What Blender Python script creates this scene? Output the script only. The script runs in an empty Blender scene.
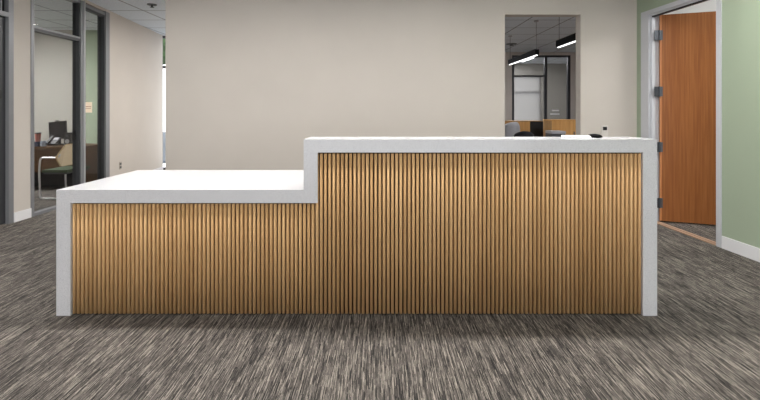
import bpy, bmesh, math, random
from mathutils import Vector, Matrix
random.seed(7)
SC = bpy.context.scene
COL = SC.collection
F = 430.0          # focal length in pixels of the 760-wide frame
EYE = 1.253

# ---------------------------------------------------------------- camera, world, exposure
cam_data = bpy.data.cameras.new('camera')
cam_data.sensor_width = 36.0
cam_data.lens = F / 760 * 36
cam_data.shift_y = -(200 - 111) / 760
cam_data.clip_start = 0.05
cam = bpy.data.objects.new('camera', cam_data)
cam.location = (0, 0, EYE)
cam.rotation_euler = (math.pi / 2, 0, 0)
COL.objects.link(cam)
SC.camera = cam

world = bpy.data.worlds.new('sky')
SC.world = world
world.use_nodes = True
bg = world.node_tree.nodes['Background']
bg.inputs[0].default_value = (0.95, 0.97, 1.0, 1)
bg.inputs[1].default_value = 1.7
SC.view_settings.view_transform = 'Standard'
SC.view_settings.look = 'None'
SC.view_settings.gamma = 1.0
SC.view_settings.use_curve_mapping = False
SC.view_settings.exposure = 1.0

CEIL = 2.815
# strengths of the fixtures and of the added fill panels
E_LOBBY = 2.8
E_DESK = 29.0
E_OFFICE = 44.0
E_BACK = 16.0
E_HALL = 30.0
E_SIDE = 12.0


def lin(c):
    return tuple(((v / 255) / 12.92 if v / 255 <= 0.04045 else ((v / 255 + 0.055) / 1.055) ** 2.4) for v in c)


# ---------------------------------------------------------------- materials
def mat(name, rgb, rough=0.6, metal=0.0, spec=0.5, var=0.0, vscale=8.0, emit=None, estr=0.0):
    m = bpy.data.materials.new(name)
    m.use_nodes = True
    nt = m.node_tree
    b = nt.nodes['Principled BSDF']
    c = lin(rgb)
    b.inputs['Base Color'].default_value = (*c, 1)
    b.inputs['Roughness'].default_value = rough
    b.inputs['Metallic'].default_value = metal
    b.inputs['Specular IOR Level'].default_value = spec
    if var > 0:
        tc = nt.nodes.new('ShaderNodeTexCoord')
        n = nt.nodes.new('ShaderNodeTexNoise')
        n.inputs['Scale'].default_value = vscale
        n.inputs['Detail'].default_value = 4
        r = nt.nodes.new('ShaderNodeValToRGB')
        r.color_ramp.elements[0].position = 0.3
        r.color_ramp.elements[1].position = 0.7
        r.color_ramp.elements[0].color = (*[v * (1 - var) for v in c], 1)
        r.color_ramp.elements[1].color = (*[min(1, v * (1 + var)) for v in c], 1)
        nt.links.new(tc.outputs['Object'], n.inputs['Vector'])
        nt.links.new(n.outputs['Fac'], r.inputs['Fac'])
        nt.links.new(r.outputs['Color'], b.inputs['Base Color'])
    if emit:
        b.inputs['Emission Color'].default_value = (*lin(emit), 1)
        b.inputs['Emission Strength'].default_value = estr
    return m


class NT:
    """tiny node helper"""
    def __init__(s, m):
        s.t = m.node_tree

    def n(s, typ, **kw):
        nd = s.t.nodes.new(typ)
        for k, v in kw.items():
            if k.startswith('i_'):
                nd.inputs[int(k[2:])].default_value = v
            else:
                setattr(nd, k, v)
        return nd

    def l(s, a, b):
        s.t.links.new(a, b)

    def math(s, op, a, b=None):
        nd = s.t.nodes.new('ShaderNodeMath')
        nd.operation = op
        for i, v in enumerate((a, b)):
            if v is None:
                continue
            if isinstance(v, (int, float)):
                nd.inputs[i].default_value = v
            else:
                s.l(v, nd.inputs[i])
        return nd.outputs[0]


def ramp(nd, stops):
    cr = nd.color_ramp
    while len(cr.elements) < len(stops):
        cr.elements.new(0.5)
    for e, (p, c) in zip(cr.elements, stops):
        e.position = p
        e.color = (*lin(c), 1)


def make_carpet():
    m = bpy.data.materials.new('carpet')
    m.use_nodes = True
    t = NT(m)
    b = m.node_tree.nodes['Principled BSDF']
    b.inputs['Roughness'].default_value = 0.95
    b.inputs['Specular IOR Level'].default_value = 0.1
    tc = t.n('ShaderNodeTexCoord')

    sp0 = t.n('ShaderNodeSeparateXYZ')
    t.l(tc.outputs['Object'], sp0.inputs[0])

    def strand(w, length, seed):
        """yarn strands: columns w wide, cut into lengths that start at random"""
        i = t.math('FLOOR', t.math('ADD', t.math('DIVIDE', sp0.outputs[0], w), seed))
        h = t.n('ShaderNodeTexWhiteNoise')
        h.noise_dimensions = '1D'
        t.l(i, h.inputs['W'])
        yy = t.math('ADD', t.math('DIVIDE', sp0.outputs[1], length), t.math('MULTIPLY', h.outputs['Value'], 17.0))
        j = t.math('FLOOR', yy)
        c3 = t.n('ShaderNodeCombineXYZ')
        t.l(i, c3.inputs[0])
        t.l(j, c3.inputs[1])
        c3.inputs[2].default_value = seed
        h2 = t.n('ShaderNodeTexWhiteNoise')
        t.l(c3.outputs[0], h2.inputs['Vector'])
        return h2.outputs['Value']

    def cloud(sx, sy, seed):
        mp = t.n('ShaderNodeMapping')
        mp.inputs['Scale'].default_value = (sx, sy, 1)
        mp.inputs['Location'].default_value = (seed, seed * 1.7, 0)
        t.l(tc.outputs['Object'], mp.inputs['Vector'])
        n = t.n('ShaderNodeTexNoise')
        n.inputs['Scale'].default_value = 1
        n.inputs['Detail'].default_value = 3
        t.l(mp.outputs[0], n.inputs['Vector'])
        return n.outputs['Fac']
    mix = t.math('MULTIPLY', strand(0.0024, 0.085, 3.0), 0.46)
    mix = t.math('ADD', mix, t.math('MULTIPLY', strand(0.0015, 0.03, 8.0), 0.22))
    mix = t.math('ADD', mix, t.math('MULTIPLY', strand(0.0052, 0.15, 5.0), 0.22))
    mix = t.math('ADD', mix, t.math('MULTIPLY', cloud(40, 3.0, 2.0), 0.14))
    mix = t.math('ADD', mix, t.math('MULTIPLY', t.math('SUBTRACT', cloud(2.2, 1.4, 21.0), 0.5), 0.15))
    # carpet tiles half a metre square, each slightly its own tone
    sp = t.n('ShaderNodeSeparateXYZ')
    t.l(tc.outputs['Object'], sp.inputs[0])
    fx = t.math('FLOOR', t.math('DIVIDE', sp.outputs[0], 0.5))
    fy = t.math('FLOOR', t.math('DIVIDE', sp.outputs[1], 0.5))
    cb = t.n('ShaderNodeCombineXYZ')
    t.l(fx, cb.inputs[0])
    t.l(fy, cb.inputs[1])
    wn = t.n('ShaderNodeTexWhiteNoise')
    t.l(cb.outputs[0], wn.inputs['Vector'])
    mix = t.math('ADD', mix, t.math('MULTIPLY', t.math('SUBTRACT', wn.outputs['Value'], 0.5), 0.03))
    r = t.n('ShaderNodeValToRGB')
    ramp(r, [(0.24, (40, 39, 39)), (0.38, (64, 61, 60)), (0.53, (90, 85, 81)), (0.68, (118, 112, 106)), (0.82, (164, 156, 147))])
    t.l(mix, r.inputs['Fac'])
    t.l(r.outputs['Color'], b.inputs['Base Color'])
    return m


def make_wood(name, dark, mid, light, axis='Z', scale=1.0, rough=0.45, per=None, x0=0.0, contrast=1.0):
    """straight grained wood; per = pitch of slats that each get their own tone"""
    m = bpy.data.materials.new(name)
    m.use_nodes = True
    t = NT(m)
    b = m.node_tree.nodes['Principled BSDF']
    b.inputs['Roughness'].default_value = rough
    b.inputs['Specular IOR Level'].default_value = 0.3
    tc = t.n('ShaderNodeTexCoord')
    mp = t.n('ShaderNodeMapping')
    s = [60 * scale, 60 * scale, 60 * scale]
    s['XYZ'.index(axis)] = 2.2 * scale
    mp.inputs['Scale'].default_value = s
    t.l(tc.outputs['Object'], mp.inputs['Vector'])
    n = t.n('ShaderNodeTexNoise')
    n.inputs['Scale'].default_value = 1
    n.inputs['Detail'].default_value = 5
    t.l(mp.outputs[0], n.inputs['Vector'])
    fac = n.outputs['Fac']
    n2 = t.n('ShaderNodeTexNoise')
    n2.inputs['Scale'].default_value = 0.09
    t.l(mp.outputs[0], n2.inputs['Vector'])
    fac = t.math('ADD', t.math('MULTIPLY', fac, 0.55), t.math('MULTIPLY', n2.outputs['Fac'], 0.45))
    if per:
        sp = t.n('ShaderNodeSeparateXYZ')
        t.l(tc.outputs['Object'], sp.inputs[0])
        fl = t.math('FLOOR', t.math('DIVIDE', t.math('SUBTRACT', sp.outputs[0], x0), per))
        wn = t.n('ShaderNodeTexWhiteNoise')
        wn.noise_dimensions = '1D'
        t.l(fl, wn.inputs['W'])
        fac = t.math('ADD', t.math('MULTIPLY', fac, 0.75), t.math('MULTIPLY', wn.outputs['Value'], 0.25))
    r = t.n('ShaderNodeValToRGB')
    ramp(r, [(0.3, dark), (0.5, mid), (0.7, light)])
    t.l(fac, r.inputs['Fac'])
    t.l(r.outputs['Color'], b.inputs['Base Color'])
    return m


def make_ceiling():
    m = bpy.data.materials.new('ceiling_tile')
    m.use_nodes = True
    t = NT(m)
    b = m.node_tree.nodes['Principled BSDF']
    b.inputs['Roughness'].default_value = 0.9
    tc = t.n('ShaderNodeTexCoord')
    sp = t.n('ShaderNodeSeparateXYZ')
    t.l(tc.outputs['Object'], sp.inputs[0])

    def line(o, off, p):
        fr = t.math('FRACT', t.math('DIVIDE', t.math('ADD', o, off), p))
        return t.math('LESS_THAN', fr, 0.03)
    g = t.math('MAXIMUM', line(sp.outputs[0], 20.25, 0.69), line(sp.outputs[1], 20 * 0.69 - 6.69 + 0.01, 0.69))
    n = t.n('ShaderNodeTexNoise')
    n.inputs['Scale'].default_value = 60
    t.l(tc.outputs['Object'], n.inputs['Vector'])
    r = t.n('ShaderNodeValToRGB')
    ramp(r, [(0.3, (196, 203, 210)), (0.7, (218, 225, 232))])
    t.l(n.outputs['Fac'], r.inputs['Fac'])
    mx = t.n('ShaderNodeMix')
    mx.data_type = 'RGBA'
    t.l(g, mx.inputs[0])
    t.l(r.outputs['Color'], mx.inputs[6])
    mx.inputs[7].default_value = (*lin((110, 112, 114)), 1)
    t.l(mx.outputs[2], b.inputs['Base Color'])
    return m


def make_quartz():
    m = bpy.data.materials.new('white_quartz')
    m.use_nodes = True
    t = NT(m)
    b = m.node_tree.nodes['Principled BSDF']
    b.inputs['Roughness'].default_value = 0.16
    b.inputs['Specular IOR Level'].default_value = 0.5
    tc = t.n('ShaderNodeTexCoord')
    v = t.n('ShaderNodeTexNoise')
    v.inputs['Scale'].default_value = 260
    v.inputs['Detail'].default_value = 2
    t.l(tc.outputs['Object'], v.inputs['Vector'])
    r = t.n('ShaderNodeValToRGB')
    ramp(r, [(0.30, (186, 186, 190)), (0.42, (217, 217, 221)), (0.60, (224, 224, 228)), (0.72, (234, 234, 237))])
    t.l(v.outputs['Fac'], r.inputs['Fac'])
    t.l(r.outputs['Color'], b.inputs['Base Color'])
    return m


def make_glass(name, tint=(240, 240, 240), refl=1.0):
    m = bpy.data.materials.new(name)
    m.use_nodes = True
    nt = m.node_tree
    nt.nodes.clear()
    out = nt.nodes.new('ShaderNodeOutputMaterial')
    tr = nt.nodes.new('ShaderNodeBsdfTransparent')
    tr.inputs[0].default_value = (*lin(tint), 1)
    gl = nt.nodes.new('ShaderNodeBsdfGlossy')
    gl.inputs['Roughness'].default_value = 0.02
    lw = nt.nodes.new('ShaderNodeLayerWeight')
    lw.inputs['Blend'].default_value = 0.5
    pw = nt.nodes.new('ShaderNodeMath'); pw.operation = 'POWER'; pw.inputs[1].default_value = 5.0
    ma = nt.nodes.new('ShaderNodeMath'); ma.operation = 'MULTIPLY_ADD'
    ma.inputs[1].default_value = 0.6; ma.inputs[2].default_value = 0.02 * refl
    nt.links.new(lw.outputs['Facing'], pw.inputs[0])
    nt.links.new(pw.outputs[0], ma.inputs[0])
    mx = nt.nodes.new('ShaderNodeMixShader')
    nt.links.new(ma.outputs[0], mx.inputs[0])
    nt.links.new(tr.outputs[0], mx.inputs[1])
    nt.links.new(gl.outputs[0], mx.inputs[2])
    nt.links.new(mx.outputs[0], out.inputs[0])
    return m


def make_shade():
    m = bpy.data.materials.new('roller_shade')
    m.use_nodes = True
    nt = m.node_tree
    nt.nodes.clear()
    out = nt.nodes.new('ShaderNodeOutputMaterial')
    tl = nt.nodes.new('ShaderNodeBsdfTranslucent')
    tl.inputs[0].default_value = (*lin((205, 203, 200)), 1)
    df = nt.nodes.new('ShaderNodeBsdfDiffuse')
    df.inputs[0].default_value = (*lin((200, 200, 200)), 1)
    mx = nt.nodes.new('ShaderNodeMixShader')
    mx.inputs[0].default_value = 0.25
    nt.links.new(tl.outputs[0], mx.inputs[1])
    nt.links.new(df.outputs[0], mx.inputs[2])
    nt.links.new(mx.outputs[0], out.inputs[0])
    return m


SX0 = -1.894
PITCH = (1.609 + 1.894) / 136   # 136 slats between the two end panels
M = dict(
    carpet=make_carpet(),
    ceiling=make_ceiling(),
    quartz=make_quartz(),
    beige=mat('beige_paint', (198, 191, 183), 0.85, var=0.015, vscale=3),
    beige_dark=mat('taupe_paint', (172, 165, 154), 0.85),
    green=mat('sage_green_paint', (158, 171, 149), 0.85, var=0.015, vscale=3),
    white=mat('white_paint', (222, 222, 222), 0.6),
    base=mat('white_vinyl_base', (224, 224, 226), 0.5),
    grey_wall=mat('grey_wall', (164, 161, 154), 0.85),
    alu=mat('grey_aluminium', (128, 129, 133), 0.45, metal=0.2),
    alu_light=mat('light_aluminium', (176, 177, 180), 0.4, metal=0.2),
    alu_dark=mat('dark_aluminium', (60, 61, 65), 0.45, metal=0.2),
    frame=mat('grey_frame_paint', (196, 198, 203), 0.45),
    steel=mat('hinge_steel', (84, 88, 94), 0.35, metal=0.6),
    chrome=mat('chrome', (225, 225, 228), 0.3, metal=0.6),
    black=mat('black_plastic', (16, 16, 18), 0.45),
    black_fabric=mat('black_fabric', (18, 19, 22), 0.9),
    screen=mat('dark_screen', (8, 8, 10), 0.7, spec=0.15),
    navy=mat('navy_fabric', (24, 32, 54), 0.9),
    grey_pl=mat('grey_plastic', (150, 150, 152), 0.5),
    dark_pl=mat('dark_grey_plastic', (60, 62, 66), 0.5),
    white_pl=mat('white_plastic', (225, 225, 225), 0.4),
    plate=mat('off_white_plate', (208, 203, 197), 0.5),
    pend=mat('matt_black_metal', (12, 12, 13), 0.9, spec=0.1),
    paper=mat('paper', (236, 236, 236), 0.8),
    cream=mat('cream_mesh', (236, 216, 182), 0.8, var=0.05, vscale=60),
    seat_green=mat('green_seat_fabric', (70, 84, 62), 0.9),
    card=mat('beige_card', (226, 210, 186), 0.7),
    ink=mat('red_brown_ink', (140, 80, 66), 0.8),
    red=mat('red_cup', (150, 84, 74), 0.5),
    oak=make_wood('light_oak', (192, 150, 102), (204, 163, 114), (214, 175, 127), 'Z', 1.0, 0.75, per=PITCH, x0=SX0 + 0.14),
    backing=mat('dark_backing', (52, 36, 22), 0.9),
    cherry=make_wood('cherry_veneer', (122, 72, 36), (143, 88, 47), (162, 104, 60), 'Z', 1.0, 0.35),
    cherry_edge=mat('cherry_edge', (196, 130, 78), 0.5),
    oak_far=make_wood('oak_veneer', (160, 118, 66), (182, 136, 80), (198, 152, 94), 'Z', 0.7, 0.5),
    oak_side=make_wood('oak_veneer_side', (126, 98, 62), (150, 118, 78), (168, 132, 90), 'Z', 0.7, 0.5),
    walnut=make_wood('brown_desk', (66, 46, 28), (88, 62, 38), (104, 74, 48), 'X', 0.7, 0.5),
    thresh=mat('tan_metal_threshold', (178, 150, 128), 0.4, metal=0.2),
    glass=make_glass('clear_glass'),
    glass_dark=make_glass('tinted_glass', (190, 192, 192)),
    shade=make_shade(),
    asphalt=mat('asphalt', (92, 98, 106), 0.9, var=0.2, vscale=3),
    render_wall=mat('white_render', (236, 238, 240), 0.9),
    leaf=mat('foliage', (74, 100, 62), 0.8, var=0.35, vscale=9),
    bark=mat('bark', (80, 64, 50), 0.9),
    lamp=mat('lit_diffuser', (240, 240, 240), 0.6, emit=(255, 252, 248), estr=E_LOBBY),
    lamp_desk=mat('lit_strip_diffuser', (240, 240, 240), 0.6, emit=(255, 252, 248), estr=E_DESK),
    lamp_hall=mat('lit_hall_diffuser', (240, 240, 240), 0.6, emit=(255, 252, 248), estr=E_HALL),
    lamp_side=mat('lit_side_diffuser', (240, 240, 240), 0.6, emit=(255, 253, 250), estr=E_SIDE),
    lamp_office=mat('lit_office_diffuser', (240, 240, 240), 0.6, emit=(250, 250, 250), estr=E_OFFICE),
    lamp_back=mat('lit_back_diffuser', (240, 240, 240), 0.6, emit=(250, 250, 255), estr=E_BACK),
    lamp_line=mat('lit_linear_diffuser', (240, 240, 240), 0.6, emit=(255, 255, 255), estr=1.3),
)

# ---------------------------------------------------------------- mesh helpers
MW = {}


def wm(o):
    return MW.get(o.name, Matrix.Identity(4))


def link(name, bm, m, parent=None, smooth=False, bevel=0.0, bseg=2):
    """world-space bmesh -> one object; converted to its parent's space"""
    if bevel > 0:
        es = [e for e in bm.edges if len(e.link_faces) == 2 and e.calc_face_angle(0) > 0.6]
        bmesh.ops.bevel(bm, geom=es, offset=bevel, segments=bseg, affect='EDGES', clamp_overlap=True)
    bmesh.ops.recalc_face_normals(bm, faces=bm.faces[:])
    if smooth:
        for f in bm.faces:
            f.smooth = True
    me = bpy.data.meshes.new(name)
    bm.to_mesh(me)
    bm.free()
    me.materials.append(m)
    o = bpy.data.objects.new(name, me)
    COL.objects.link(o)
    MW[o.name] = Matrix.Identity(4)
    if parent is not None:
        o.parent = parent
        me.transform(wm(parent).inverted())
        MW[o.name] = wm(parent)
    return o


def tag(o, label, cat, group=None):
    o['label'] = label
    o['category'] = cat
    if group:
        o['group'] = group
    return o


def thing(name, label, cat, loc, rz=0.0, group=None):
    o = bpy.data.objects.new(name, None)
    o.empty_display_size = 0.1
    COL.objects.link(o)
    o.location = loc
    o.rotation_euler = (0, 0, rz)
    MW[o.name] = Matrix.Translation(Vector(loc)) @ Matrix.Rotation(rz, 4, 'Z')
    return tag(o, label, cat, group)


def struct(name, bm, m, parent=None, **k):
    o = link(name, bm, m, parent, **k)
    if parent is None:
        o['kind'] = 'structure'
    return o


def B():
    return bmesh.new()


def box(bm, x0, x1, y0, y1, z0, z1, mx=None):
    vs = [bm.verts.new((x, y, z)) for z in (z0, z1) for y in (y0, y1) for x in (x0, x1)]
    if mx is not None:
        for v in vs:
            v.co = mx @ v.co
    for q in ((0, 2, 3, 1), (4, 5, 7, 6), (0, 1, 5, 4), (2, 6, 7, 3), (0, 4, 6, 2), (1, 3, 7, 5)):
        bm.faces.new([vs[i] for i in q])
    return vs


def seg(bm, P, Q, t, z0, z1, off=0.0):
    """box standing on the plan segment P-Q; thickness t (and offset) to the left of P->Q"""
    P = Vector(P[:2])
    Q = Vector(Q[:2])
    d = (Q - P).normalized()
    n = Vector((-d.y, d.x))
    pts = [P + n * off, Q + n * off, Q + n * (off + t), P + n * (off + t)]
    vs = [bm.verts.new((p.x, p.y, z)) for z in (z0, z1) for p in pts]
    for q in ((0, 1, 2, 3), (4, 7, 6, 5), (0, 4, 5, 1), (1, 5, 6, 2), (2, 6, 7, 3), (3, 7, 4, 0)):
        bm.faces.new([vs[i] for i in q])


def cyl(bm, p, q, r, n=16, r2=None):
    p = Vector(p)
    q = Vector(q)
    r2 = r if r2 is None else r2
    d = (q - p).normalized()
    a = d.orthogonal().normalized()
    b = d.cross(a)
    r0, r1 = [], []
    for i in range(n):
        c = math.cos(2 * math.pi * i / n) * a + math.sin(2 * math.pi * i / n) * b
        r0.append(bm.verts.new(p + c * r))
        r1.append(bm.verts.new(q + c * r2))
    for i in range(n):
        j = (i + 1) % n
        bm.faces.new((r0[i], r0[j], r1[j], r1[i]))
    bm.faces.new(r0[::-1])
    bm.faces.new(r1)


def tube(bm, pts, r, n=10):
    """swept tube through points with rounded corners"""
    pts = [Vector(p) for p in pts]
    path = [pts[0]]
    for i in range(1, len(pts) - 1):
        a, b, c = pts[i - 1], pts[i], pts[i + 1]
        rad = min(0.05, (b - a).length * 0.45, (c - b).length * 0.45)
        s, e = b + (a - b).normalized() * rad, b + (c - b).normalized() * rad
        for k in range(6):
            u = k / 5
            path.append((1 - u) ** 2 * s + 2 * u * (1 - u) * b + u * u * e)
    path.append(pts[-1])
    prev = None
    ref = None
    first = None
    for i, p in enumerate(path):
        t = (path[min(i + 1, len(path) - 1)] - path[max(i - 1, 0)]).normalized()
        if ref is None:
            ref = t.orthogonal().normalized()
        ref = (ref - t * ref.dot(t)).normalized()
        b = t.cross(ref)
        ring = [bm.verts.new(p + r * (math.cos(2 * math.pi * k / n) * ref + math.sin(2 * math.pi * k / n) * b)) for k in range(n)]
        if prev:
            for k in range(n):
                j = (k + 1) % n
                bm.faces.new((prev[k], prev[j], ring[j], ring[k]))
        else:
            first = ring
        prev = ring
    bm.faces.new(first[::-1])
    bm.faces.new(prev)


def lathe(bm, c, prof, n=20):
    """profile [(r, z)] round the vertical axis through c"""
    rings = []
    for r, z in prof:
        rings.append([bm.verts.new((c[0] + r * math.cos(2 * math.pi * i / n), c[1] + r * math.sin(2 * math.pi * i / n), c[2] + z)) for i in range(n)])
    for a, b in zip(rings, rings[1:]):
        for i in range(n):
            j = (i + 1) % n
            bm.faces.new((a[i], a[j], b[j], b[i]))
    bm.faces.new(rings[0][::-1])
    bm.faces.new(rings[-1])


def at(px, Y):
    return (px - 380) * Y / F


def zat(py, Y):
    return EYE - (py - 111) * Y / F


# ================================================================ SETTING
LX = -4.12                 # plane of the left glazed partition
GD = 0.063                 # drift of the green wall per metre


def gx(y):
    return 3.08 + (4.77 - y) * GD


P0 = Vector((LX, 5.985))
U = Vector((-0.128, 1.0))


def ang(y):                # point of the angled left wall at depth y
    return Vector((P0.x + U.x * (y - P0.y), y))


WY = 5.12                  # back wall
bm = B(); box(bm, -9, 8, -3.5, 9.0, -0.1, 0.0); box(bm, 0.3, 8, 9.0, 14.5, -0.1, 0.0); struct('floor', bm, M['carpet'])
bm = B(); box(bm, -9, 8, -3.5, 9.0, CEIL, CEIL + 0.1); box(bm, 0.3, 8, 9.0, 14.5, CEIL, CEIL + 0.1); struct('ceiling', bm, M['ceiling'])

# back wall with doorway
OX0, OX1, OZ = 1.487, 2.389, 2.402
bm = B()
box(bm, -2.554, OX0, WY, WY + 0.13, 0, CEIL)
box(bm, OX1, 8.0, WY, WY + 0.13, 0, CEIL)
box(bm, OX0, OX1, WY, WY + 0.13, OZ, CEIL)
struct('wall_back', bm, M['beige'])

# green wall on the right with the timber door's opening
J0, J1 = 3.99, 4.90        # clear opening along Y
HZ = 2.35
bm = B()
seg(bm, (gx(-3.5), -3.5), (gx(3.95), 3.95), -0.12, 0, CEIL)
seg(bm, (gx(5.02), 5.02), (gx(WY), WY), -0.12, 0, CEIL)
seg(bm, (gx(3.95), 3.95), (gx(5.02), 5.02), -0.12, 2.39, CEIL)
struct('wall_right', bm, M['green'])
bm = B()
seg(bm, (gx(-3.5), -3.5), (gx(3.93), 3.93), 0.012, 0, 0.112, off=0.001)
struct('baseboard_right', bm, M['base'], bevel=0.003)
# metal door frame
bm = B()
seg(bm, (gx(3.94), 3.94), (gx(J0), J0), -0.15, 0, 2.40, off=0.012)
seg(bm, (gx(J1), J1), (gx(5.03), 5.03), -0.15, 0, 2.40, off=0.012)
seg(bm, (gx(J0), J0), (gx(J1), J1), -0.15, HZ, 2.40, off=0.012)
seg(bm, (gx(J1 - 0.018), J1 - 0.018), (gx(J1), J1), -0.045, 0, HZ, off=-0.012)
seg(bm, (gx(J0), J0), (gx(J0 + 0.018), J0 + 0.018), -0.045, 0, HZ, off=-0.012)
seg(bm, (gx(J0), J0), (gx(J1), J1), -0.045, HZ - 0.018, HZ, off=-0.012)
struct('trim_1', bm, M['frame'])
bm = B()
seg(bm, (gx(J0), J0), (gx(J1 - 0.02), J1 - 0.02), -0.035, 0, 0.008, off=0.008)
seg(bm, (gx(J0), J0), (gx(J1 - 0.02), J1 - 0.02), -0.035, 0, 0.008, off=-0.040)
seg(bm, (gx(J0), J0), (gx(J1 - 0.02), J1 - 0.02), -0.083, 0, 0.004, off=0.008)
struct('trim_2', bm, M['thresh'])
bm = B()  # black strip added to draw the dark shade line under the header
seg(bm, (gx(J0 + 0.02), J0 + 0.02), (gx(J1 - 0.02), J1 - 0.02), -0.03, HZ - 0.032, HZ - 0.0185, off=-0.014)
struct('trim_3', bm, M['black'])
# door leaf, swung into the room beyond
HP = Vector((3.165, 4.855))
ad = math.radians(-20)
DM = Matrix.Translation((HP.x, HP.y, 0)) @ Matrix.Rotation(ad, 4, 'Z')
bm = B(); box(bm, 0.0, 0.905, 0.0, 0.044, 0.014, 2.338, DM)
door = struct('door_1', bm, M['cherry'], bevel=0.002)
bm = B(); box(bm, -0.001, 0.012, -0.0008, 0.0448, 0.014, 2.338, DM)
link('door_edge', bm, M['cherry_edge'], door)
for zc in (zat(35.3, 4.86), zat(91.5, 4.86), zat(147, 4.86), zat(202.8, 4.86)):
    bm = B()
    cyl(bm, DM @ Vector((-0.008, -0.006, zc - 0.058)), DM @ Vector((-0.008, -0.006, zc + 0.058)), 0.009)
    box(bm, -0.002, 0.024, -0.004, 0.0, zc - 0.055, zc + 0.055, DM)
    x = 3.10
    box(bm, x, HP.x - 0.008, J1 - 0.046, J1 - 0.041, zc - 0.055, zc + 0.055)
    for dz in (-0.035, 0.0, 0.035):
        cyl(bm, DM @ Vector((0.013, -0.006, zc + dz)), DM @ Vector((0.013, -0.003, zc + dz)), 0.004, 8)
    link('hinge', bm, M['steel'], door)
bm = B()
cyl(bm, DM @ Vector((0.84, 0, 1.0)), DM @ Vector((0.84, -0.05, 1.0)), 0.012)
box(bm, 0.73, 0.852, -0.062, -0.046, 0.99, 1.01, DM)
link('handle', bm, M['steel'], door)

# room beyond the timber door: white walls
bm = B()
box(bm, 5.6, 5.7, 1.6, WY - 0.001, 0, CEIL)
struct('wall_side_room_right', bm, M['white'])
bm = B()
box(bm, 3.35, 5.6, 5.08, 5.115, 0, CEIL)
struct('wall_side_room_back', bm, M['white'])
bm = B(); box(bm, 3.45, 5.6, 1.6, 1.7, 0, CEIL)
struct('wall_side_room_front', bm, M['white'])

# left side: pillar between two glazed units (all on the plane X = LX)
bm = B(); seg(bm, (LX, 4.83), (LX, 5.07), 0.10, 0, CEIL)
seg(bm, (LX, 5.07), (LX, 5.98), 0.10, 2.775, CEIL)
struct('wall_left', bm, M['beige'])
bm = B(); seg(bm, (LX, 4.832), (LX, 5.068), 0.012, 0, 0.108, off=-0.013)
struct('baseboard_left', bm, M['base'], bevel=0.003)
bm = B(); seg(bm, (LX, -3.5), (LX, 2.9), 0.10, 0, CEIL)
struct('wall_left_front', bm, M['beige'])
bm = B()
box(bm, -9, -3.4, -3.6, -3.5, 0, CEIL)
box(bm, 2.9, 8, -3.6, -3.5, 0, CEIL)
box(bm, -3.4, 2.9, -3.6, -3.5, 2.5, CEIL)
struct('wall_front', bm, M['beige'])
bm = B()  # unseen daylight opening added behind the camera to light the desk front
for k in range(6):
    x = -3.4 + k * 1.25
    box(bm, x, x + 0.05, -3.59, -3.51, 0, 2.5)
box(bm, -3.35, 2.85, -3.58, -3.52, 0, 0.08)
box(bm, -3.35, 2.85, -3.58, -3.52, 2.44, 2.5)
ent = struct('window_7', bm, M['alu'])
bm = B(); box(bm, -3.35, 2.85, -3.555, -3.547, 0.08, 2.44); link('glass_pane', bm, M['glass'], ent)

# nearer glazed unit (door_3) at the frame's left edge
bm = B()
seg(bm, (LX, 4.765), (LX, 4.83), 0.11, 0, CEIL, off=-0.006)
seg(bm, (LX, 2.9), (LX, 2.96), 0.11, 0, CEIL, off=-0.006)
seg(bm, (LX, 2.96), (LX, 4.765), 0.11, 2.295, 2.345, off=-0.006)
seg(bm, (LX, 2.96), (LX, 4.765), 0.11, 2.76, CEIL, off=-0.006)
seg(bm, (LX, 4.685), (LX, 4.70), 0.08, 2.345, 2.76, off=0.01)
win = struct('window_1', bm, M['alu'])
bm = B(); seg(bm, (LX, 2.96), (LX, 4.765), 0.008, 2.345, 2.76, off=0.045); link('glass_pane', bm, M['glass_dark'], win)
bm = B(); seg(bm, (LX, 4.695), (LX, 4.763), 0.045, 0.012, 2.29, off=0.03)
seg(bm, (LX, 3.85), (LX, 3.93), 0.045, 0.012, 2.29, off=0.03)
seg(bm, (LX, 3.93), (LX, 4.695), 0.045, 0.012, 0.20, off=0.03)
seg(bm, (LX, 3.93), (LX, 4.695), 0.045, 2.21, 2.29, off=0.03)
d3 = struct('door_3', bm, M['alu_dark'])
bm = B(); seg(bm, (LX, 3.93), (LX, 4.695), 0.008, 0.20, 2.21, off=0.05); link('glass_pane', bm, M['glass_dark'], d3)
bm = B(); seg(bm, (LX, 3.93), (LX, 4.695), 0.03, 1.39, 1.48, off=0.012); link('push_bar', bm, M['black'], d3)
bm = B(); seg(bm, (LX, 2.96), (LX, 3.85), 0.008, 0, 2.295, off=0.05); link('glass_pane', bm, M['glass_dark'], win)

# office glazing: frame posts, header, transom
bm = B()
seg(bm, (LX, 5.07), (LX, 5.115), 0.11, 0, 2.775, off=-0.008)
seg(bm, (LX, 5.905), (LX, 5.96), 0.06, 0, 2.775, off=-0.012)
seg(bm, (LX, 5.115), (LX, 5.905), 0.10, 2.245, 2.268, off=-0.008)
seg(bm, (LX, 5.115), (LX, 5.905), 0.10, 2.735, 2.775, off=-0.008)
seg(bm, (LX, 5.115), (LX, 5.905), 0.08, 0, 0.035, off=-0.004)
win = struct('window_2', bm, M['alu'])
bm = B()
seg(bm, (LX, 5.96), (LX, 5.985), 0.02, 0, 2.775, off=-0.022)
link('glazing_bead', bm, M['alu_light'], win)
bm = B(); seg(bm, (LX, 5.115), (LX, 5.885), 0.008, 2.268, 2.735, off=0.04); link('glass_pane', bm, M['glass'], win)
bm = B(); seg(bm, (LX, 5.115), (LX, 5.885), 0.09, 2.212, 2.245, off=0.0)
seg(bm, (LX, 5.885), (LX, 5.905), 0.09, 0.035, 2.735, off=0.0); link('door_stop', bm, M['alu_dark'], win)
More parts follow.
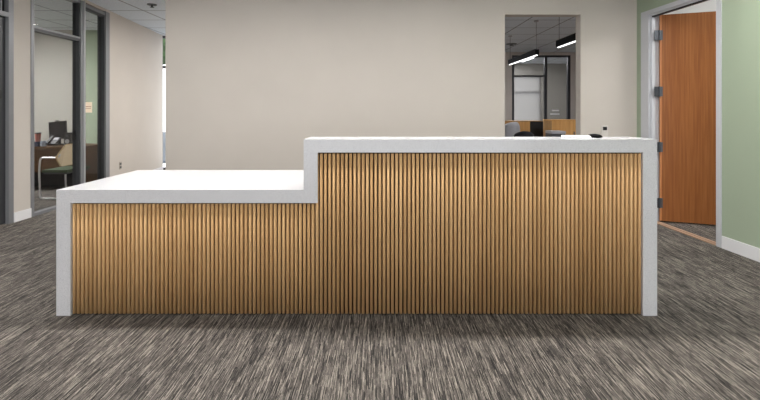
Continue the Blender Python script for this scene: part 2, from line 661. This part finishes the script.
bm = B(); seg(bm, (LX, 5.115), (LX, 5.885), 0.008, 0.035, 2.212, off=0.04); link('glass_pane', bm, M['glass'], win)
bm = B(); seg(bm, (LX, 5.868), (LX, 5.8845), 0.035, zat(140, 5.88), zat(130.5, 5.88), off=0.045); link('lock', bm, M['black'], win, bevel=0.004)

# angled sidelight
a0, a1, a2, a3 = ang(5.99), ang(6.02), ang(6.54), ang(6.68)
bm = B()
seg(bm, a0, a1, 0.10, 0, 2.775)
seg(bm, ang(6.56), a3, 0.11, 0, 2.775, off=-0.01)
seg(bm, a1, ang(6.56), 0.10, 2.715, 2.755)
seg(bm, a1, ang(6.56), 0.10, 0, 0.05)
win = struct('window_3', bm, M['alu'])
bm = B(); seg(bm, a2, ang(6.56), 0.09, 0.05, 2.715, off=0.01)
seg(bm, a1, a2, 0.06, 2.685, 2.715, off=0.01); link('glazing_bead', bm, M['alu_dark'], win)
bm = B(); seg(bm, a1, a2, 0.008, 0.05, 2.685, off=0.04); link('glass_pane', bm, M['glass'], win)
# beige wall beyond it, running to the corridor's end
a4 = ang(8.88)
bm = B(); seg(bm, a3, a4, 0.12, 0, CEIL)
seg(bm, a0, a3, 0.12, 2.775, CEIL)
struct('wall_corridor_left', bm, M['beige'])
bm = B(); seg(bm, a3, a4, 0.012, 0, 0.108, off=-0.013)
struct('baseboard_corridor', bm, M['base'])

# corridor end: tall window with a transom
bm = B()
wx0 = a4.x - 0.075
box(bm, wx0, wx0 + 0.035, 8.92, 8.97, 0, CEIL)
box(bm, wx0 + 0.8, wx0 + 0.86, 8.92, 8.97, 0, CEIL)
box(bm, wx0 + 0.035, wx0 + 0.8, 8.92, 8.97, 2.14, 2.19)
box(bm, wx0 + 0.035, wx0 + 0.8, 8.92, 8.97, 0, 0.08)
box(bm, wx0 + 0.035, wx0 + 0.8, 8.92, 8.97, 2.76, CEIL)
win = struct('window_4', bm, M['alu_dark'])
bm = B(); box(bm, wx0 + 0.035, wx0 + 0.8, 8.94, 8.948, 0.08, 2.14); link('glass_pane', bm, M['glass'], win)
bm = B(); box(bm, wx0 + 0.035, wx0 + 0.8, 8.94, 8.948, 2.19, 2.76); link('glass_pane', bm, M['glass'], win)
bm = B(); box(bm, wx0 + 0.86, 0.4, 8.92, 9.0, 0, CEIL)
struct('wall_corridor_end', bm, M['beige'])
bm = B(); box(bm, 0.3, 0.4, WY + 0.131, 8.919, 0, CEIL); box(bm, 0.3, 0.4, 9.001, 11.43, 0, CEIL)
struct('wall_corridor_right', bm, M['beige'])

# office shell
bm = B(); box(bm, -8.4, -5.86, 8.3, 8.4, 0, CEIL); struct('wall_office_back', bm, M['grey_wall'])
bm = B(); box(bm, -5.86, -4.57, 8.3, 8.4, 0, CEIL); struct('wall_office_corner', bm, M['green'])  # painted green to imitate the right wall's reflection in the sidelight
bm = B(); box(bm, -8.5, -8.4, -3.5, 8.4, 0, CEIL); struct('wall_office_left', bm, M['grey_wall'])
bm = B(); box(bm, -8.4, LX - 0.11, 4.92, 5.0, 0, CEIL); struct('wall_office_front', bm, M['grey_wall'])

# back office seen through the doorway
FY = 11.44
bm = B()
box(bm, 0.4, at(512, FY), FY, FY + 0.1, 0, CEIL)
box(bm, at(570.5, FY), 7.0, FY, FY + 0.1, 0, CEIL)
box(bm, at(512, FY), at(570.5, FY), FY, FY + 0.1, zat(55.3, FY), CEIL)
struct('wall_far', bm, M['beige'])
bm = B(); box(bm, 7.0, 7.1, WY + 0.13, 14.4, 0, CEIL); struct('wall_far_right', bm, M['beige'])
bm = B()
zt = zat(55.3, FY)
for p, q in ((512, 514.2), (544.8, 547.2), (567.8, 570.5)):
    box(bm, at(p, FY), at(q, FY), FY + 0.0, FY + 0.08, 0, zt)
box(bm, at(514.2, FY), at(544.8, FY), FY, FY + 0.08, zt - 0.05, zt)
box(bm, at(547.2, FY), at(567.8, FY), FY, FY + 0.08, zt - 0.05, zt)
box(bm, at(514.2, FY), at(544.8, FY), FY, FY + 0.08, zat(76.8, FY), zat(75.2, FY))
win = struct('window_5', bm, M['alu_dark'])
bm = B(); box(bm, at(514.2, FY), at(544.8, FY), FY + 0.04, FY + 0.048, 0, zat(76.8, FY)); link('glass_pane', bm, M['glass'], win)
bm = B(); box(bm, at(514.2, FY), at(544.8, FY), FY + 0.04, FY + 0.048, zat(75.2, FY), zt - 0.05); link('glass_pane', bm, M['glass'], win)
bm = B(); box(bm, at(547.2, FY), at(567.8, FY), FY + 0.04, FY + 0.048, 0, zt - 0.05); link('glass_pane', bm, M['glass'], win)
# outer wall behind it with a shaded window
RY = 14.2
bx0, bx1 = at(510, RY), at(540.5, RY)
bz0, bz1 = 0.35, zat(76, RY)
bm = B()
box(bm, 0.4, bx0, RY, RY + 0.1, 0, CEIL)
box(bm, bx1, 7.0, RY, RY + 0.1, 0, CEIL)
box(bm, bx0, bx1, RY, RY + 0.1, 0, bz0)
box(bm, bx0, bx1, RY, RY + 0.1, bz1, CEIL)
struct('wall_outer', bm, M['grey_wall'])
bm = B()
for x in (bx0, bx1 - 0.04):
    box(bm, x, x + 0.04, RY + 0.02, RY + 0.07, bz0, bz1)
box(bm, bx0, bx1, RY + 0.02, RY + 0.07, bz1 - 0.04, bz1)
box(bm, bx0, bx1, RY + 0.02, RY + 0.07, bz0, bz0 + 0.04)
box(bm, bx0, bx1, RY + 0.02, RY + 0.07, zat(93, RY), zat(91, RY))
win = struct('window_6', bm, M['alu_dark'])
bm = B(); box(bm, bx0 + 0.01, bx1 - 0.01, RY - 0.012, RY - 0.009, bz0 + 0.03, bz1 - 0.02)
rs = link('roller_shade', bm, M['shade'])
tag(rs, 'pale grey roller shade lowered over the far window beyond the doorway', 'window shade')

# ================================================================ CEILING FITTINGS
def troffer(x, y, m, label, group, sx=0.6, sy=1.2):
    t = thing('ceiling_light', label, 'ceiling light', (x, y, CEIL), 0, group)
    bm = B()
    for (u0, u1, v0, v1) in ((-sx / 2, sx / 2, -sy / 2, -sy / 2 + 0.025), (-sx / 2, sx / 2, sy / 2 - 0.025, sy / 2),
                             (-sx / 2, -sx / 2 + 0.025, -sy / 2 + 0.025, sy / 2 - 0.025), (sx / 2 - 0.025, sx / 2, -sy / 2 + 0.025, sy / 2 - 0.025)):
        box(bm, x + u0, x + u1, y + v0, y + v1, CEIL - 0.014, CEIL - 0.001)
    link('frame', bm, M['white_pl'], t)
    bm = B(); box(bm, x - sx / 2 + 0.025, x + sx / 2 - 0.025, y - sy / 2 + 0.025, y + sy / 2 - 0.025, CEIL - 0.008, CEIL - 0.001)
    link('diffuser', bm, m, t)


for x in (-3.0, -1.0, 1.0, 2.6):
    for y in (-2.4, -0.8, 0.8):  # unseen panels added to even out the lobby light
        troffer(x, y, M['lamp'], 'white rectangular ceiling light panel in the lobby ceiling before the desk', 'ceiling light panels over the lobby')
for x in (-3.3, -1.9, -0.5, 0.9, 2.3):
    troffer(x, 3.05, M['lamp_desk'], 'white rectangular ceiling light panel in the ceiling above the reception desk', 'ceiling light panels above the desk', 1.2, 0.2)
troffer(-1.9, 7.2, M['lamp_hall'], 'rectangular ceiling light panel above the left corridor beyond the beige wall', None)  # added to brighten the corridor, kept hidden behind the back wall
troffer(3.9, 6.3, M['lamp_back'], 'rectangular ceiling light panel in the back office, right of the pendants', None)  # added fill, lifts the back office beyond what the pendants give
troffer(-6.6, 6.2, M['lamp_office'], 'rectangular ceiling light panel inside the glazed office', None)
troffer(1.6, 9.0, M['lamp_back'], 'rectangular ceiling light panel in the back office, left of the pendants', None)  # second unseen panel added to brighten the back office
troffer(4.2, 12.9, M['lamp_back'], 'rectangular ceiling light panel in the far room behind the dark framed glazing', None)  # added because the room behind the glazing came out dark
troffer(4.3, 3.6, M['lamp_side'], 'rectangular ceiling light panel in the room beyond the timber door', None)  # added to brighten the side room's walls and the door frame

# linear pendants in line behind the doorway
PXX, PZ = 2.70, 2.215


def pendant(y0, y1, label):
    ym = (y0 + y1) / 2
    t = thing('linear_pendant', label, 'pendant light', (PXX, ym, PZ), 0, 'linear pendants in the back office')
    bm = B(); box(bm, PXX - 0.035, PXX + 0.035, y0, y1, PZ + 0.006, PZ + 0.10); link('housing', bm, M['pend'], t, bevel=0.003)
    bm = B(); box(bm, PXX - 0.013, PXX + 0.013, y0 + 0.01, y1 - 0.01, PZ - 0.006, PZ + 0.006); link('diffuser', bm, M['lamp_line'], t)
    for yy in (y0 + 0.04, y1 - 0.04):
        bm = B(); cyl(bm, (PXX, yy, PZ + 0.085), (PXX, yy, CEIL - 0.02), 0.004, 8); link('cable', bm, M['dark_pl'], t)
        bm = B(); cyl(bm, (PXX, yy, CEIL - 0.02), (PXX, yy, CEIL - 0.001), 0.04, 16); link('canopy', bm, M['grey_pl'], t)


pendant(7.39, 8.96, 'black linear pendant with a lit underside, the farther one seen whole in the doorway')
pendant(5.45, 6.52, 'black linear pendant with a lit underside, cut off by the doorway right edge')


def sprinkler(x, y, label, r=0.05):
    t = thing('ceiling_sprinkler', label, 'sprinkler', (x, y, CEIL))
    bm = B(); cyl(bm, (x, y, CEIL - 0.012), (x, y, CEIL - 0.001), r * 1.25, 20, r * 1.35); link('escutcheon', bm, M['dark_pl'], t)
    bm = B(); cyl(bm, (x, y, CEIL - 0.04), (x, y, CEIL - 0.012), r * 0.3, 12); cyl(bm, (x, y, CEIL - 0.045), (x, y, CEIL - 0.04), r * 0.6, 16)
    link('deflector', bm, M['black'], t)


sprinkler(at(152, 6.3), 6.3, 'small dark round ceiling fitting above the corridor on the left')
sprinkler(at(511.5, 10.0), 10.0, 'dark round ceiling fitting in the back office beyond the pendants', 0.09)

# ================================================================ RECEPTION DESK
DY = 2.63
DX0, DX1 = -1.98, 1.695
T = 0.086
ZL, ZH = 0.770, 1.079
RX0 = -0.4676
YB, YH = 3.52, 2.91
TH = 0.080
desk = thing('reception_desk', 'long white quartz reception desk with stepped top and vertical wood slat front', 'reception desk', (-0.14, 2.95, 0))
bm = B(); box(bm, DX0, DX0 + T, DY, YB, 0.0, ZL - TH); link('end_panel', bm, M['quartz'], desk, bevel=0.0025)
# stepped worktop: one mitred run, built as three parts
bm = B(); box(bm, DX0, RX0, DY, YB, ZL - TH, ZL); link('low_countertop', bm, M['quartz'], desk, bevel=0.0025)
bm = B(); box(bm, RX0, RX0 + T, DY, YH, ZL - TH, ZH - TH); link('riser', bm, M['quartz'], desk, bevel=0.0015)
bm = B(); box(bm, RX0, DX1, DY, YH, ZH - TH, ZH); link('high_countertop', bm, M['quartz'], desk, bevel=0.0025)
bm = B(); box(bm, DX1 - T, DX1, DY, YH, 0.0, ZH - TH); link('end_panel', bm, M['quartz'], desk, bevel=0.0025)


def slats(k0, k1, zt):
    bm = B()
    yb = DY + 0.026
    for k in range(k0, k1):
        xc = SX0 + (k + 0.5) * PITCH
        w, d = 0.0093, 0.017
        prof = [(xc - w, yb)]
        for i in range(0, 9):
            a = math.pi * i / 8
            prof.append((xc - w * math.copysign(abs(math.cos(a)) ** 0.65, math.cos(a)), yb - 0.005 - (d - 0.005) * math.sin(a) ** 0.65))
        prof.append((xc + w, yb))
        lo = [bm.verts.new((p[0], p[1], 0.008)) for p in prof]
        hi = [bm.verts.new((p[0], p[1], zt - 0.008)) for p in prof]
        for i in range(len(prof)):
            j = (i + 1) % len(prof)
            f = bm.faces.new((lo[i], lo[j], hi[j], hi[i]))
            f.smooth = i in range(1, 9)
        bm.faces.new(lo[::-1])
        bm.faces.new(hi)
    return link('slat_panel', bm, M['oak'], desk)


NS = 136
NL = 58
slats(0, NL, ZL - TH)
slats(NL, NS, ZH - TH)
bm = B()
box(bm, DX0 + T, RX0 + T, DY + 0.0265, DY + 0.045, 0.008, ZL - TH - 0.001)
box(bm, RX0 + T, DX1 - T, DY + 0.0265, DY + 0.045, 0.008, ZH - TH - 0.001)
link('backing_board', bm, M['backing'], desk)
bm = B()
box(bm, DX0 + T, DX1 - T, DY + 0.06, DY + 0.075, 0.0, 0.05)
link('toe_rail', bm, M['black'], desk)
bm = B()
box(bm, RX0 + T, DX1 - T, DY + 0.056, 3.45, 0.71, 0.74)
box(bm, DX1 - T - 0.02, DX1 - T, YH, 3.45, 0.0, 0.71)
link('work_surface', bm, M['white_pl'], desk)

# things on the high counter
bm = B()
PM = Matrix.Translation((1.275, 2.785, ZH)) @ Matrix.Rotation(math.radians(-23), 4, 'Z')
for i in range(5):
    o = random.uniform(-0.002, 0.002)
    box(bm, -0.092 + o, 0.08 + o, -0.11, 0.11, i * 0.0024, i * 0.0024 + 0.0022, PM)
tag(link('paper_stack', bm, M['paper']), 'thin stack of white paper lying on the high counter right of the doorway', 'paper')
t = thing('computer_mouse', 'small black domed mouse on the high counter near its right end', 'mouse', (at(594.8, 2.84), 2.84, ZH))
bm = B()
c = (at(594.8, 2.84), 2.84, ZH)
lathe(bm, (0, 0, 0), [(0.036, 0.0), (0.0425, 0.004), (0.042, 0.010), (0.036, 0.016), (0.026, 0.0205), (0.012, 0.023), (0.003, 0.0235)], 24)
for v in bm.verts:
    v.co = Vector((v.co.x * 1.0 + c[0], v.co.y * 1.35 + c[1], v.co.z + c[2]))
link('shell', bm, M['pend'], t, smooth=True)
bm = B(); cyl(bm, (c[0] - 0.004, c[1] - 0.035, c[2] + 0.017), (c[0] + 0.004, c[1] - 0.035, c[2] + 0.017), 0.006, 12)
link('scroll_wheel', bm, M['dark_pl'], t)


# wall plates
def plate(mx, w, h, label, dark, name='wall_outlet'):
    t = thing(name, label, 'outlet', mx.translation)
    bm = B(); box(bm, -w / 2, w / 2, -0.006, 0.0, -h / 2, h / 2, mx); link('cover_plate', bm, M['plate'] if dark == 'black' else M['beige_dark'], t, bevel=0.001)
    for s in (dark == 'black' and (0.25,) or (0.23, -0.23)):
        bm = B(); box(bm, -w * 0.3, w * 0.3, -0.011, -0.006, s * h - h * 0.14, s * h + h * 0.14, mx)
        link('socket', bm, M['black'] if dark == 'black' else M['dark_pl'], t)
    return t


plate(Matrix.Translation((at(604.6, WY), WY - 0.001, zat(131.5, WY))), 0.078, 0.145, 'white wall plate with a black socket on the beige wall above the counter', 'black')
pa = ang(7.04)
rot = Matrix.Rotation(math.atan2(U.y, U.x), 4, 'Z')
plate(Matrix.Translation((pa.x + 0.002, pa.y, zat(165.5, 7.04))) @ rot, 0.075, 0.12, 'small taupe power outlet low on the left corridor wall', 'grey')

# card on the sidelight glass
t0, t1 = ang(6.03), ang(6.30)
d = (t1 - t0).normalized()
nrm = Vector((d.y, -d.x))
CM = Matrix(((d.x, nrm.x, 0, t0.x - nrm.x * 0.036), (d.y, nrm.y, 0, t0.y - nrm.y * 0.036), (0, 0, 1, 0), (0, 0, 0, 1)))
sg = thing('door_sign', 'beige printed card fixed to the narrow glass pane left of the corridor', 'sign', (t0.x, t0.y, zat(113, 6.1)))
zc0, zc1 = zat(112.6, 6.12), zat(102, 6.12)
bm = B(); box(bm, 0.0, 0.23, 0.0, 0.004, zc0, zc1, CM); link('card', bm, M['card'], sg)
bm = B()
box(bm, 0.005, 0.035, 0.004, 0.0055, zc1 - 0.03, zc1 - 0.005, CM)
link('emblem', bm, M['ink'], sg)
bm = B()
x = 0.06
while x < 0.21:
    w = random.uniform(0.008, 0.02)
    box(bm, x, x + w, 0.004, 0.0055, zc1 - 0.072, zc1 - 0.062, CM)
    x += w + 0.005
x = 0.02
while x < 0.19:
    w = random.uniform(0.008, 0.02)
    box(bm, x, x + w, 0.004, 0.0055, zc1 - 0.098, zc1 - 0.09, CM)
    x += w + 0.006
link('lettering', bm, M['ink'], sg)

# ================================================================ GLAZED OFFICE ON THE LEFT
dsk = thing('office_desk', 'brown wooden desk behind the glass of the left office', 'desk', (-5.4, 6.95, 0))
DZ = 0.70
bm = B(); box(bm, -6.3, -4.62, 6.64, 7.35, DZ - 0.03, DZ); link('desktop', bm, M['walnut'], dsk, bevel=0.003)
bm = B(); box(bm, -6.25, -4.67, 6.70, 6.72, 0.30, DZ - 0.03); link('modesty_panel', bm, M['walnut'], dsk)
for x in (-6.25, -4.70):
    bm = B(); box(bm, x, x + 0.03, 6.72, 7.3, 0.0, DZ - 0.03); link('leg', bm, M['walnut'], dsk)

mn = thing('monitor', 'black computer monitor turned sideways on the office desk', 'monitor', (-5.1, 6.85, DZ))
my = 7.1
xm = at(58, my)
MM = Matrix.Translation((xm, my, 0)) @ Matrix.Rotation(math.radians(14), 4, 'Z')
sk = Matrix.Translation((0, 0, 0.93)) @ Matrix.Rotation(math.radians(-6), 4, 'Y') @ Matrix.Rotation(math.radians(-8), 4, 'X')
bm = B(); box(bm, -0.125, 0.125, -0.012, 0.02, -0.145, 0.15, MM @ sk); link('casing', bm, M['black'], mn, bevel=0.006)
bm = B(); box(bm, -0.118, 0.118, -0.0135, -0.0125, -0.135, 0.142, MM @ sk); link('screen', bm, M['screen'], mn)
bm = B(); box(bm, -0.022, 0.022, -0.03, 0.015, 0.15, 0.168, MM @ sk); link('webcam', bm, M['black'], mn, bevel=0.004)
bm = B(); box(bm, -0.025, 0.025, 0.02, 0.05, DZ + 0.01, 0.95, MM); box(bm, -0.10, 0.10, -0.06, 0.12, DZ, DZ + 0.012, MM); link('stand', bm, M['black'], mn)

sp = thing('desk_speaker', 'small black speaker standing right of the monitor on the office desk', 'speaker', (at(69.5, 6.75), 6.76, DZ))
sx = at(69.5, 6.75)
bm = B(); box(bm, sx - 0.05, sx + 0.05, 6.70, 6.82, DZ, zat(132.5, 6.75)); link('cabinet', bm, M['black'], sp, bevel=0.006)
for zz, r in ((0.78, 0.033), (0.865, 0.02)):
    bm = B(); cyl(bm, (sx, 6.70, zz), (sx, 6.694, zz), r, 20); link('cone', bm, M['grey_pl'] if r > 0.03 else M['dark_pl'], sp)

ph = thing('desk_phone', 'dark grey desk phone left of the monitor on the office desk', 'phone', (at(49.2, 6.80), 6.80, DZ))
xx = at(49.2, 6.80)
PMx = Matrix.Translation((xx, 6.86, DZ + 0.02)) @ Matrix.Rotation(math.radians(38), 4, 'X')
bm = B(); box(bm, -0.065, 0.075, -0.02, 0.13, 0.0, 0.035, PMx); link('base', bm, M['dark_pl'], ph, bevel=0.006)
bm = B(); box(bm, -0.062, -0.025, -0.03, 0.14, 0.036, 0.062, PMx); link('handset', bm, M['black'], ph, bevel=0.01)
bm = B(); box(bm, -0.01, 0.06, 0.07, 0.12, 0.036, 0.039, PMx); link('display', bm, M['grey_pl'], ph)

cx = at(38.0, 6.76)
cup = thing('paper_cup', 'reddish tumbler on a dark box at the left end of the office desk', 'cup', (cx, 6.76, DZ + 0.075))
bm = B(); lathe(bm, (cx, 6.76, DZ + 0.072), [(0.033, 0), (0.036, 0.06), (0.040, 0.125)], 20); link('body', bm, M['red'], cup, smooth=False)
bm = B(); lathe(bm, (cx, 6.76, DZ + 0.197), [(0.043, 0), (0.043, 0.012), (0.036, 0.017)], 20); link('lid', bm, M['dark_pl'], cup)
bm = B(); box(bm, cx - 0.06, cx + 0.06, 6.70, 6.82, DZ, DZ + 0.071)
tag(link('storage_box', bm, M['navy'], bevel=0.004), 'small navy box under the reddish tumbler on the office desk', 'box')
mx_ = at(43.2, 6.70)
mug = thing('coffee_mug', 'pale blue-grey mug beside the navy box on the office desk', 'mug', (mx_, 6.70, DZ))
bm = B(); lathe(bm, (mx_, 6.70, DZ), [(0.028, 0), (0.034, 0.01), (0.036, 0.085), (0.031, 0.085), (0.029, 0.02)], 20); link('body', bm, mat('mug_glaze', (150, 160, 176), 0.3), mug)
bm = B(); tube(bm, [(mx_ + 0.034, 6.70, DZ + 0.07), (mx_ + 0.06, 6.70, DZ + 0.065), (mx_ + 0.06, 6.70, DZ + 0.025), (mx_ + 0.034, 6.70, DZ + 0.02)], 0.005, 8); link('handle', bm, bpy.data.materials['mug_glaze'], mug)

# cantilever guest chair: local +x = forward
fa = math.pi
CH = (-4.57, 6.30, 0)
ch = thing('guest_chair', 'cream-backed guest chair with chrome sled frame in the left office', 'chair', CH, fa)
R = MW[ch.name].copy()


def cl(name, bm, m, **k):
    for v in bm.verts:
        v.co = R @ v.co
    return link(name, bm, m, ch, **k)


W2 = 0.25
for s in (-1, 1):
    bm = B()
    y = s * W2
    tube(bm, [(-0.07, y, 0.64), (-0.04, y, 0.595), (0.21, y, 0.595), (0.225, y, 0.40), (0.21, y, 0.02), (-0.22, y, 0.02)], 0.0125, 12)
    cl('side_frame', bm, M['chrome'], smooth=True)
bm = B(); tube(bm, [(-0.22, -W2, 0.02), (-0.22, W2, 0.02)], 0.0125, 12); cl('cross_bar', bm, M['chrome'], smooth=True)
bm = B(); box(bm, -0.16, 0.20, -W2 + 0.015, W2 - 0.015, 0.385, 0.42); cl('seat', bm, M['seat_green'], bevel=0.015, bseg=3)
bm = B(); box(bm, -0.14, 0.18, -W2 + 0.02, W2 - 0.02, 0.36, 0.3845); cl('seat_pan', bm, M['dark_pl'])
# hexagonal curved back
bm = B()
outl = [(-0.28, 0.60), (-0.19, 0.77), (0.19, 0.77), (0.28, 0.60), (0.20, 0.47), (-0.20, 0.47)]
fr, bk = [], []
for (yy, zz) in outl:
    xx = -0.10 - (zz - 0.6) * 0.2 + 0.9 * yy * yy
    fr.append(bm.verts.new((xx + 0.012, yy, zz)))
    bk.append(bm.verts.new((xx - 0.012, yy, zz)))
bm.faces.new(fr); bm.faces.new(bk[::-1])
for i in range(6):
    j = (i + 1) % 6
    bm.faces.new((fr[i], bk[i], bk[j], fr[j]))
cl('backrest', bm, M['cream'], bevel=0.006)
bm = B()
ptsb = []
for (yy, zz) in outl + outl[:1]:
    xx = -0.10 - (zz - 0.6) * 0.2 + 0.9 * yy * yy
    ptsb.append((xx - 0.002, yy * 1.02, zz if zz < 0.7 else zz + 0.004))
tube(bm, ptsb, 0.009, 8)
cl('back_rim', bm, mat('tan_rim', (186, 160, 118), 0.5), smooth=True)

# dark navy chairs / storage under desk level
bn = thing('storage_bench', 'dark navy cushioned bench below the desk in the left office', 'bench', (-5.35, 7.0, 0))
bm = B(); box(bm, -6.1, -4.75, 6.80, 7.20, 0.06, 0.40); link('base', bm, M['black_fabric'], bn, bevel=0.01)
for i in range(4):
    x0 = -6.08 + i * 0.335
    bm = B(); box(bm, x0, x0 + 0.32, 6.79, 7.19, 0.405, 0.48); link('cushion', bm, M['navy'], bn, bevel=0.02, bseg=3)

# ================================================================ BACK OFFICE FURNITURE
t = thing('oak_cabinet', 'light oak cabinet with a visible side, right half of the doorway view', 'cabinet', (3.6, 8.2, 0), 0)
X0 = at(551, 8.0)
HC = zat(119.7, 8.0)
bm = B(); box(bm, X0 + 0.02, X0 + 0.9, 8.02, 8.38, 0, HC - 0.02); link('body', bm, M['oak_side'], t)
bm = B(); box(bm, X0, X0 + 0.02, 8.0, 8.38, 0, HC - 0.02); link('side_panel', bm, M['oak_side'], t)
for i in range(2):
    xa = X0 + 0.02 + i * 0.44
    bm = B(); box(bm, xa + 0.002, xa + 0.438, 8.0, 8.019, 0.06, HC - 0.022); dd = link('door', bm, M['oak_far'], t)
    bm = B(); box(bm, xa + (0.40 if i == 0 else 0.025), xa + (0.412 if i == 0 else 0.037), 7.975, 8.0, 0.75, 0.87); link('handle', bm, M['steel'], dd)
bm = B(); box(bm, X0 - 0.01, X0 + 0.91, 7.99, 8.39, HC - 0.02, HC); link('top', bm, M['oak_far'], t)

t = thing('oak_credenza', 'light oak cabinet with a black end panel, left half of the doorway view', 'cabinet', (2.7, 8.9, 0), 0)
Y1 = 8.6
xa, xb, xc = at(514.5, Y1), at(530, Y1), at(543.3, Y1)
H1 = zat(120.8, Y1)
bm = B(); box(bm, xa - 0.28, xb, Y1, Y1 + 0.4, 0, H1 - 0.015); link('body', bm, M['oak_far'], t)
bm = B(); box(bm, xb + 0.001, xc, Y1 + 0.01, Y1 + 0.4, 0, H1 - 0.015); link('black_panel', bm, M['black'], t)
bm = B(); box(bm, xa - 0.28, xc, Y1 - 0.005, Y1 + 0.405, H1 - 0.014, H1); link('top', bm, M['oak_side'], t)
bm = B(); box(bm, xa + 0.15, xa + 0.16, Y1 - 0.015, Y1, 0.6, 0.8); link('handle', bm, M['steel'], t)


def task_chair(x, y, top, m, label, rz=0.0, w=0.46, scale=1.0):
    t = thing('task_chair', label, 'chair', (x, y, 0), rz)
    Rm = MW[t.name].copy()

    def L(name, bm, mm, **k):
        for v in bm.verts:
            v.co = Rm @ v.co
        return link(name, bm, mm, t, **k)
    bm = B()
    for k in range(5):
        a = 2 * math.pi * k / 5 + 0.3
        cyl(bm, (0, 0, 0.10), (0.28 * math.cos(a), 0.28 * math.sin(a), 0.065), 0.02, 8, 0.014)
    L('base', bm, M['black'])
    for k in range(5):
        a = 2 * math.pi * k / 5 + 0.3
        bm = B(); px_, py_ = 0.28 * math.cos(a), 0.28 * math.sin(a)
        cyl(bm, (px_ - 0.02, py_, 0.03), (px_ + 0.02, py_, 0.03), 0.03, 14); L('caster', bm, M['black'])
    bm = B(); cyl(bm, (0, 0, 0.10), (0, 0, 0.42), 0.025, 12); L('gas_post', bm, M['dark_pl'])
    bm = B(); box(bm, -w / 2, w / 2, -0.24, 0.22, 0.42, 0.49); L('seat', bm, m, bevel=0.03, bseg=3)
    bm = B(); box(bm, -0.03, 0.03, 0.22, 0.25, 0.44, top - 0.2); L('back_post', bm, M['black'])
    bm = B()
    nx = 8
    g = []
    for i in range(nx + 1):
        u = i / nx * 2 - 1
        col = []
        for j in range(7):
            v = j / 6
            ww = w / 2 * (0.82 + 0.18 * math.sin(math.pi * v)) * (1 if j < 6 else 0.9)
            z = 0.56 + (top - 0.56) * v - (0.035 * u * u if j == 6 else 0)
            col.append((ww * u, 0.25 - 0.07 * u * u + 0.03 * v, z))
        g.append(col)
    f_ = [[bm.verts.new(p) for p in c_] for c_ in g]
    b_ = [[bm.verts.new((p[0], p[1] + 0.035, p[2])) for p in c_] for c_ in g]
    for i in range(nx):
        for j in range(6):
            bm.faces.new((f_[i][j], f_[i + 1][j], f_[i + 1][j + 1], f_[i][j + 1]))
            bm.faces.new((b_[i][j], b_[i][j + 1], b_[i + 1][j + 1], b_[i + 1][j]))
        bm.faces.new((f_[i][6], f_[i + 1][6], b_[i + 1][6], b_[i][6]))
        bm.faces.new((f_[i][0], b_[i][0], b_[i + 1][0], f_[i + 1][0]))
    for j in range(6):
        bm.faces.new((f_[0][j], f_[0][j + 1], b_[0][j + 1], b_[0][j]))
        bm.faces.new((f_[nx][j], b_[nx][j], b_[nx][j + 1], f_[nx][j + 1]))
    L('backrest', bm, m, smooth=True)
    return t


task_chair(at(519.5, 7.2), 7.2, zat(130.2, 7.2), M['black_fabric'], 'black task chair just inside the doorway before the oak cabinets', math.pi, 0.34)
task_chair(at(504.0, 8.0), 8.0, zat(121.5, 8.0), mat('light_grey_fabric', (150, 150, 152), 0.9), 'grey task chair at the doorway left edge behind the black one', math.pi + 0.4, 0.36)

# printer on a side table
ty = 7.4
x0, x1 = at(552, ty), at(566, ty)
zt = zat(131.2, ty)
tb = thing('side_table', 'small white side table under the grey printer in the back office', 'table', ((x0 + x1) / 2, ty + 0.2, 0))
bm = B(); box(bm, x0 - 0.1, x1 + 0.1, ty - 0.02, ty + 0.4, 0.71, 0.735); link('tabletop', bm, M['white_pl'], tb, bevel=0.003)
for a in (x0 - 0.09, x1 + 0.06):
    for b in (ty - 0.01, ty + 0.36):
        bm = B(); box(bm, a, a + 0.03, b, b + 0.03, 0, 0.71); link('leg', bm, M['alu'], tb)
pr = thing('printer', 'small grey printer with dark paper slots in front of the oak cabinet', 'printer', ((x0 + x1) / 2, ty + 0.15, 0.735))
bm = B(); box(bm, x0 + 0.005, x1 - 0.005, ty + 0.01, ty + 0.3, 0.735, zt - 0.045); link('body', bm, M['dark_pl'], pr, bevel=0.005)
bm = B(); box(bm, x0, x1, ty, ty + 0.3, zt - 0.045, zt); link('lid', bm, M['grey_pl'], pr, bevel=0.008)
bm = B(); box(bm, x0 + 0.03, x1 - 0.03, ty - 0.03, ty + 0.01, 0.77, 0.785); link('paper_tray', bm, M['white_pl'], pr)

# white strips imitating reflections on the far glass
for zz, a, b in ((110.5, 552.5, 559.5), (114, 551, 560)):
    bm = B(); box(bm, at(a, FY), at(b, FY), FY + 0.034, FY + 0.039, zat(zz + 0.7, FY), zat(zz - 0.7, FY))
    tag(link('glass_notice', bm, M['paper']), 'upper short white strip on the far right glass pane' if zz < 112 else 'lower longer white strip on the far right glass pane', 'notice')

# ================================================================ OUTSIDE THE CORRIDOR WINDOW
bm = B(); box(bm, -40, 40, 15.2, 36, -0.6, -0.5); g = link('street_ground', bm, M['asphalt']); g.name = 'ground'; g['kind'] = 'structure'
t = thing('tree', 'green leafy tree outside the narrow corridor window', 'tree', (-11.5, 22, -0.5))
bm = B(); cyl(bm, (-11.5, 22, -0.5), (-11.5, 22, 4.3), 0.2, 12, 0.12); link('trunk', bm, M['bark'], t)
bm = B()
bmesh.ops.create_icosphere(bm, subdivisions=4, radius=1.0)
for v in bm.verts:
    n_ = math.sin(v.co.x * 7 + 1) * math.sin(v.co.y * 8) * math.cos(v.co.z * 9)
    v.co = Vector((v.co.x * 2.2, v.co.y * 2.2, v.co.z * 1.5)) * (1 + 0.13 * n_) + Vector((-11.5, 22, 5.1))
link('crown', bm, M['leaf'], t)
